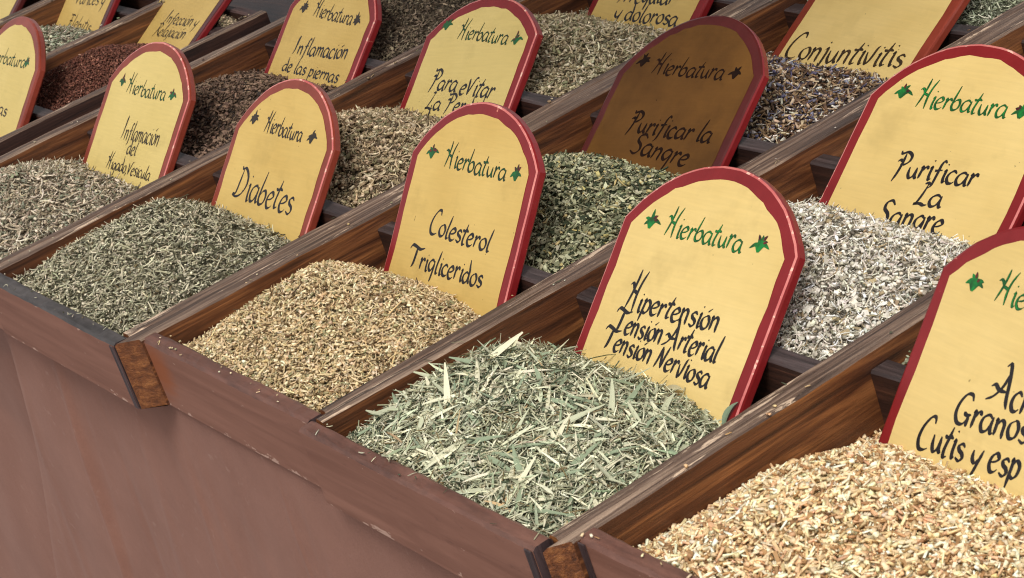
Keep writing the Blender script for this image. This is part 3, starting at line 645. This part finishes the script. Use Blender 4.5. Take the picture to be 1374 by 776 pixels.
def np_mesh(name, V, F, C, mat, parent, origin):
    me = bpy.data.meshes.new(name); V = V - np.array(origin)
    me.vertices.add(len(V)); me.vertices.foreach_set('co', V.astype(np.float32).ravel())
    lv = np.concatenate([a.ravel() for q, a in F]); ls = np.concatenate([np.full(len(a), q) for q, a in F])
    st = np.concatenate([[0], np.cumsum(ls)[:-1]])
    me.loops.add(len(lv)); me.loops.foreach_set('vertex_index', lv.astype(np.int32))
    me.polygons.add(len(ls)); me.polygons.foreach_set('loop_start', st.astype(np.int32)); me.polygons.foreach_set('loop_total', ls.astype(np.int32))
    me.update(calc_edges=True)
    a = me.attributes.new('tint', 'FLOAT_COLOR', 'POINT'); a.data.foreach_set('color', np.concatenate([np.clip(C, 0, 1), np.ones((len(C), 1))], 1).astype(np.float32).ravel())
    me.materials.append(mat)
    o = bpy.data.objects.new(name, me); COL.objects.link(o); o.parent = parent
    return o
def slab(x0, x1, y0, y1, f, n=26):
    xs = np.linspace(x0, x1, n + 1); ys = np.linspace(y0, y1, n + 1); gx, gy = np.meshgrid(xs, ys)
    z = np.maximum(f(gx, gy) - .0060, ZF + .0006); V = np.stack([gx, gy, z], -1).reshape(-1, 3); W_ = n + 1
    fa = np.array([(j * W_ + i, j * W_ + i + 1, (j + 1) * W_ + i + 1, (j + 1) * W_ + i) for j in range(n) for i in range(n)])
    return V, fa

def C_(*a): return [((a[i]), a[i + 1]) for i in range(0, len(a), 2)]
SAGE = C_((180, 172, 146), 4, (144, 140, 114), 3.5, (206, 198, 170), 3.4, (72, 70, 52), 3.5, (206, 200, 170), .6, (104, 92, 66), 1.2)
GREYB = C_((186, 170, 146), 4, (150, 136, 114), 4, (212, 200, 178), 3, (96, 86, 70), 2, (140, 140, 118), 2)
TAN = C_((206, 182, 142), 5, (186, 160, 118), 4, (228, 208, 170), 3, (146, 122, 86), 1.6, (160, 152, 114), 1.6, (104, 80, 52), .8, (242, 226, 190), .8)
TANL = C_((222, 196, 150), 3, (196, 176, 134), 2, (120, 96, 66), 1)
OLIVE = C_((178, 174, 144), 4, (142, 140, 112), 3, (208, 208, 178), 3, (72, 80, 60), 2.6, (218, 216, 186), 1, (120, 104, 72), .8)
OLIVEL = C_((186, 188, 158), 4, (230, 224, 192), 4.6, (138, 150, 122), 3, (224, 222, 190), 1.5, (190, 166, 122), .5)
CREAMC = C_((240, 214, 170), 5, (222, 190, 142), 4, (250, 234, 200), 3.4, (178, 138, 94), 1.6, (226, 180, 138), 1.0, (156, 118, 78), .8)
REDB = C_((112, 68, 54), 5, (92, 56, 44), 5, (138, 92, 74), 2, (176, 128, 106), .10)
DKBR = C_((126, 102, 84), 4, (98, 78, 64), 4, (132, 108, 90), 2.4, (48, 38, 32), 2, (150, 128, 104), .4)
TANOL = C_((182, 162, 130), 4, (150, 130, 100), 4, (210, 192, 160), 3, (96, 80, 60), 2.4, (132, 124, 92), 1.6)
GREENM = C_((156, 154, 122), 4, (124, 124, 94), 4, (182, 180, 146), 3.4, (180, 164, 110), 1.4, (58, 66, 46), 3, (196, 190, 156), .8)
WHITG = C_((226, 218, 200), 4, (204, 196, 178), 3, (242, 236, 222), 3.8, (156, 148, 130), 1.6, (176, 156, 120), 1.2, (104, 98, 84), 1)
BRGR = C_((126, 110, 90), 4, (96, 82, 66), 4, (156, 140, 116), 1.6, (66, 56, 46), 2.5)
BEIGEG = C_((186, 170, 138), 4, (154, 140, 108), 4, (212, 200, 170), 3, (104, 90, 66), 2.2, (140, 136, 104), 1.6)
PURP = C_((142, 114, 84), 4, (100, 76, 58), 3, (186, 164, 134), 3, (122, 118, 134), 1.5, (88, 84, 106), .9, (214, 206, 192), 1.8, (66, 54, 48), 1.8)
GREENG = C_((160, 164, 138), 4, (124, 128, 102), 4, (196, 196, 172), 2, (84, 86, 66), 2)

mm_ = .001
def S_(lo, hi, wlo, whi, wt, fam, th, cols, tilt): return (wt, fam, (lo * mm_, hi * mm_), (wlo * mm_, whi * mm_), th, cols, tilt)
HE = [
 # tray, row, peak (fx, fy), zp, F, R, B, L, comps, N, depth, name, label, big pieces
 ('Z', 0, (.32, .46), .013, -.010, -.040, -.056, -.012, [S_(6, 15, 1.3, 2.4, 4, 'curl', .8, GREYB, .6), S_(4, 9, 1.4, 3, 3, 'chunk', .7, GREYB, .6)], 9500, .006, 'grey beige chopped stems heaped in front of the liver sign', 'stem', 60),
 ('A', 0, (.38, .56), .021, -.008, -.028, -.056, -.014, [S_(6, 15, 1.0, 1.9, 6, 'curl', .7, SAGE, .6), S_(4, 10, 1.0, 2.0, 3, 'stick', .8, SAGE, .6), S_(2, 4, 1.2, 2.4, 3, 'chunk', .7, SAGE, .8), S_(3, 7, 1.6, 3, 2, 'flake', .5, SAGE, .6)], 13000, .006, 'grey green chopped stems heaped in front of the diabetes sign', 'stem', 120),
 ('B', 0, (.30, .52), .016, -.006, -.036, -.056, -.026, [S_(3, 7, 1.0, 2.0, 6, 'stick', .85, TAN, .6), S_(2.5, 5, 1.6, 2.8, 4, 'chunk', .7, TAN, .8), S_(6, 16, 1.2, 2.2, 1.0, 'curl', .7, TANL, .4)], 24000, .005, 'tan crushed herb heaped below the cholesterol sign', 'twig', 90),
 ('C', 0, (.26, .47), .018, -.007, -.048, -.068, -.020, [S_(8, 22, .7, 1.4, 9, 'stick', .7, OLIVE, .45), S_(12, 32, 1.2, 2.6, 2.2, 'leaf', .5, OLIVEL, .35), S_(2, 6, .8, 1.8, 7, 'chunk', .5, OLIVE, .8)], 22000, .006, 'pale olive green narrow leaves heaped in the middle front tray', 'leaf', 300),
 ('D', 0, (.28, .44), -.002, -.006, -.046, -.058, -.036, [S_(4.5, 10, 1.7, 2.9, 7, 'straight', .8, CREAMC, .6), S_(3, 5.5, 2.0, 3.4, 3, 'chunk', .8, CREAMC, .9)], 17000, .006, 'cream chopped root chips heaped at the bottom right', 'chip', 300),
 ('X', 1, (.5, .45), .006, -.014, -.020, -.048, -.020, [S_(6, 14, 1.4, 2.4, 4, 'stick', .8, GREYB, .5), S_(4, 8, 1.5, 3, 3, 'chunk', .7, GREENG, .7)], 4500, .005, 'grey green stems in the top left corner below the varicose veins sign', None, 0),
 ('Y', 1, (.5, .45), .010, -.016, -.018, -.048, -.018, [S_(1.5, 4, 1.0, 2.2, 8, 'chunk', .8, REDB, .8), S_(8, 14, 1.4, 2.4, .018, 'stick', .7, C_((206, 160, 138), 1), .3)], 15000, .004, 'fine red brown powder heap with a few pale stalks', 'stalk', 12),
 ('Z', 1, (.5, .48), .004, -.020, -.018, -.048, -.020, [S_(4, 10, 2.4, 5, 5, 'flake', .5, DKBR, .5), S_(4, 9, 1.5, 3, 3, 'chunk', .6, DKBR, .7)], 7000, .006, 'dark brown flaky herb between the liver and diabetes signs', 'flake', 60),
 ('A', 1, (.38, .42), .008, -.014, -.026, -.056, -.018, [S_(5, 12, 1.6, 3, 4, 'curl', .8, TANOL, .5), S_(4, 8, 2, 3.6, 4, 'chunk', .7, TANOL, .8)], 9000, .006, 'olive tan coarse herb left of the cholesterol sign', 'stalk', 60),
 ('B', 1, (.42, .44), .010, -.018, -.026, -.054, -.020, [S_(4, 10, 2.4, 5, 5, 'flake', .5, GREENM, .5), S_(5, 14, 1.2, 2.4, 3, 'stick', .8, GREENM, .5), S_(3, 6, 2, 3.4, 2, 'chunk', .7, GREENM, .8)], 10000, .006, 'green leafy herb below the dark brown sign', 'flake', 120),
 ('C', 1, (.40, .46), .016, -.014, -.024, -.056, -.018, [S_(4, 9, 2.0, 4, 4, 'flake', .9, WHITG, .8), S_(6, 16, .8, 1.6, 5, 'curl', .8, WHITG, .6), S_(2.5, 6, 1.4, 3, 4, 'chunk', .7, WHITG, .8)], 16000, .007, 'whitish woolly herb right of the middle front sign', 'flake', 220),
 ('D', 1, (.5, .45), .0, -.014, -.020, -.048, -.020, [S_(5, 12, 2.4, 5, 5, 'flake', .6, GREENG, .6)], 3500, .005, 'grey green herb behind the skin sign at the right edge', None, 0),
 ('Y', 2, (.5, .3), .0, -.012, -.016, -.016, -.018, [S_(5, 12, 1.4, 2.6, 4, 'stick', .8, TANOL, .5), S_(4, 8, 2, 3.6, 4, 'chunk', .7, BRGR, .8)], 2600, .005, 'beige stems at the rear end of the powder tray', None, 0),
 ('Z', 2, (.5, .46), .008, -.014, -.012, -.048, -.018, [S_(4, 10, 2, 4, 5, 'flake', .6, BRGR, .5), S_(4, 10, 1.5, 2.6, 3, 'curl', .6, BRGR, .6)], 8000, .005, 'brown grey herb at the top edge beside the sign on legs', None, 0),
 ('A', 2, (.38, .40), .006, -.014, -.024, -.060, -.016, [S_(6, 13, 1.3, 2.4, 5, 'curl', .8, BEIGEG, .5), S_(4, 8, 2, 3.2, 3, 'chunk', .7, BEIGEG, .8)], 10000, .006, 'beige green chopped stems at the top centre', 'stem', 60),
 ('B', 2, (.34, .34), -.004, -.020, -.034, -.064, -.022, [S_(4, 9, 1.6, 3, 5, 'chunk', .7, PURP, .7), S_(6, 13, 1.2, 2.2, 4, 'stick', .7, PURP, .5)], 9000, .006, 'brown herb flecked with purple petals beside the dark sign', 'petal', 60),
 ('C', 2, (.5, .46), .0, -.022, -.018, -.048, -.020, [S_(5, 12, 2.4, 5, 5, 'flake', .6, WHITG, .6), S_(6, 14, 1, 2, 3, 'stick', .8, WHITG, .5)], 5000, .005, 'pale herb in the top right corner behind the sign on blood', None, 0),
 ('B', 3, (.5, .5), .004, -.012, -.012, -.02, -.016, [S_(6, 14, 1.3, 2.4, 5, 'curl', .8, GREENG, .5), S_(4, 8, 2, 4, 3, 'flake', .7, GREENG, .8)], 6000, .006, 'grey green herb at the rear right of the eye sign', None, 0),
 ('A', 3, (.5, .5), .0, -.012, -.012, -.02, -.016, [S_(6, 14, 1.6, 2.8, 5, 'curl', .8, GREYB, .5)], 3500, .006, 'grey stems at the rear of the tray with the sign on pain', None, 0),
 ('Z', 3, (.5, .5), .0, -.014, -.014, -.02, -.016, [S_(6, 14, 1.6, 2.8, 5, 'curl', .8, GREYB, .5)], 2500, .006, 'grey stems at the hidden rear end of the left tray', None, 0),
]
for hi, (tn, row, pf, zp, zF, zR, zB, zL, comps, N, depth, lab, big, nbig) in enumerate(HE):
    lw, rw, yfi, yr, cr = TRAYIN[tn]
    ys0 = yfi if row == 0 else cr[row - 1] + .017; ys1 = cr[row] if row < len(cr) else yr - .012
    lth = lambda y: lw[0] + lw[1] + (lw[2] - lw[1]) * (y - yfi) / (yr - yfi)
    x0 = max(lth(ys0), lth(ys1)) + .0008; x1 = rw[0] - .0008; y0 = ys0 + .0008; y1 = ys1 - .0008
    rng = np.random.default_rng(100 + hi)
    pk = (x0 + (x1 - x0) * pf[0], y0 + (y1 - y0) * pf[1])
    f = heap_fn(x0, x1, y0, y1, pk, zp, zF, zR, zB, zL, rng)
    org = (pk[0], pk[1], ZF)
    h = empty('herb_heap', org, lab, 'dried herbs', 'heaps of dried herbs in the trays')
    V, fa = slab(x0, x1, y0, y1, f)
    mean = np.mean([np.array(lin(c[0])) for c in comps[0][5]], 0) * .6  # bed colour darkened to paint shade into gaps between the pieces
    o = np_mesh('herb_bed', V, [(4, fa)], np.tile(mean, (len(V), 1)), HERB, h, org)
    dust = (sum(c[0] for c in comps) * .45, 'chunk', (.9 * mm_, 2.6 * mm_), (.7 * mm_, 1.6 * mm_), .7, comps[0][5], .8)
    V, F, C = pieces(rng, f, (x0, x1, y0, y1), list(comps) + [dust], int(N * 1.45), depth, 0)
    V[:, 2] = np.maximum(V[:, 2], ZF + .0003)
    o = np_mesh('herb_pieces', V, F, C, HERB, h, org); o['kind'] = 'stuff'
    sv = []
    flat = lambda x, y: np.full_like(x, .0016)
    for (a0, a1, b0, b1, nn_) in ((x0 - .008, x0 + .001, y0, y1, 7), (x1 - .001, x1 + .006, y0, y1, 7), (x0, x1, y0 - .014, y0 - .001, 22 if row == 0 else 0)):
        if nn_: sv.append(pieces(rng, flat, (a0, a1, b0, b1), [(c[0], c[1], (c[2][0] * .5, c[2][1] * .45), (c[3][0] * .6, c[3][1] * .8), c[4], c[5], .12) for c in comps], nn_, .0004, 0))
    V_ = np.concatenate([a[0] for a in sv]); C_2 = np.concatenate([a[2] for a in sv]); F_ = []; vo_ = 0
    for a in sv:
        F_ += [(q, fa_ + vo_) for q, fa_ in a[1]]; vo_ += len(a[0])
    o = np_mesh('spilled_crumbs', V_, F_, C_2, HERB, h, org); o['kind'] = 'stuff'
    if tn == 'C' and row == 0:
        mw_, off_ = SIGNMW['hipertension']
        for (lu, lv_, lw_, rot_, L_, W_, cc_) in ((.089, -.112, .002, 1.35, .020, .0055, (122, 138, 112)), (.03, -.108, .005, .25, .022, .004, (190, 178, 140))):
            tv, tf_ = TPL['leaf'][1]; me = bpy.data.meshes.new('leaf'); me.from_pydata([tuple(a) for a in tv], [], tf_); a_ = me.attributes.new('tint', 'FLOAT_COLOR', 'POINT')
            a_.data.foreach_set('color', np.tile(np.array([*lin(cc_), 1.0]), len(tv)).astype(np.float32)); me.materials.append(HERB)
            o = bpy.data.objects.new('leaf', me); COL.objects.link(o); o.parent = h
            o.matrix_local = Matrix.Translation(-Vector(org)) @ mw_ @ Matrix.Translation((lu, lv_ + off_, lw_)) @ Matrix.Rotation(rot_, 4, 'Z') @ Matrix.Diagonal((L_, W_, W_ * .5, 1))
    if nbig:
        # the largest loose pieces lying on top, one object each, sharing meshes
        if big == 'leaf': fam, ln, wd, th, cols = 'leaf', (20, 62), (2.2, 5.4), .5, OLIVEL
        elif big == 'chip': fam, ln, wd, th, cols = 'straight', (8, 15), (2.6, 4.2), .8, CREAMC
        elif big == 'flake': fam, ln, wd, th, cols = 'flake', (9, 15), (5, 8), .6, comps[0][5]
        elif big == 'petal': fam, ln, wd, th, cols = 'leaf', (9, 15), (2, 3.4), .6, C_((98, 92, 124), 3, (206, 198, 190), 3)
        elif big == 'twig': fam, ln, wd, th, cols = 'curl', (12, 40), (1.2, 2.4), .7, C_((214, 184, 134), 3, (90, 68, 48), 1.6, (232, 210, 168), 2)
        elif big == 'stalk': fam, ln, wd, th, cols = 'curl', (10, 22), (1.5, 2.4), .8, C_((214, 190, 156), 2, (176, 150, 116), 2)
        else: fam, ln, wd, th, cols = 'curl', (13, 30), (1.4, 2.4), .8, [(tuple(min(255, int(q * 1.12)) for q in c[0]), c[1]) for c in comps[0][5]]
        protos = []
        for q in range(12):
            tv, tf_ = TPL[fam][q % len(TPL[fam])]
            cw = np.array([c[1] for c in cols], float); col = np.array(lin(cols[rng.choice(len(cols), p=cw / cw.sum())][0])) * rng.uniform(.85, 1.15)
            me = bpy.data.meshes.new(big); me.from_pydata([tuple(a) for a in tv], [], tf_); a_ = me.attributes.new('tint', 'FLOAT_COLOR', 'POINT')
            a_.data.foreach_set('color', np.tile(np.array([*np.clip(col, 0, 1), 1.0]), len(tv)).astype(np.float32)); me.materials.append(HERB); protos.append(me)
        for q in range(nbig):
            sc = rng.uniform(0, 1) ** 2.2; L = (ln[0] + (ln[1] - ln[0]) * sc) * mm_; W_ = (wd[0] + (wd[1] - wd[0]) * (sc * .6 + .4 * rng.uniform(0, 1))) * mm_
            mrg = L * .42; x = rng.uniform(x0 + mrg, x1 - mrg); y = rng.uniform(y0 + mrg, y1 - mrg - .02)
            x_ = np.array([x]); y_ = np.array([y]); z = f(x_, y_); e_ = .004
            nr = np.array([[-(f(x_ + e_, y_) - z)[0] / e_, -(f(x_, y_ + e_) - z)[0] / e_, 1.0]]); nr /= np.linalg.norm(nr)
            X, Y, Z = basis(rng, 1, nr, .22)
            o = bpy.data.objects.new(big, protos[q % 12]); COL.objects.link(o); o.parent = h
            X, Y, Z = X[0] * L, Y[0] * W_, Z[0] * W_ * th
            p = np.array([x, y, z[0] + .0005]) - np.array(org)
            o.matrix_local = Matrix(((X[0], Y[0], Z[0], p[0]), (X[1], Y[1], Z[1], p[1]), (X[2], Y[2], Z[2], p[2]), (0, 0, 0, 1)))

# metal uprights of the stall behind the rear end of the left trays
for k, (px_, py_) in enumerate(((-.640, .372), (-.618, .392))):
    pass
pt = empty('stall_post', (-.63, .40, -.86), 'grey metal upright standing behind the rear end of the powder tray', 'post')
box('post', (-.655, .385, -.86), (-.625, .415, .35), mm.m, pt, (-.63, .40, -.86)); box('rail', (-.6245, .392, -.86), (-.600, .408, .35), mm.m, pt, (-.63, .40, -.86))
aw = mesh_obj('unseen_shade_awning', [(-2.8, -.02, 1.15), (.75, -.02, 1.15), (.75, 2.0, 1.45), (-2.8, 2.0, 1.45), (-2.8, -.02, 1.16), (.75, -.02, 1.16), (.75, 2.0, 1.46), (-2.8, 2.0, 1.46)],
              [(0, 3, 2, 1), (4, 5, 6, 7), (0, 1, 5, 4), (1, 2, 6, 5), (2, 3, 7, 6), (3, 0, 4, 7)], cm.m)
tag(aw, kind='structure')  # out-of-view awning, added to dim the rear of the table
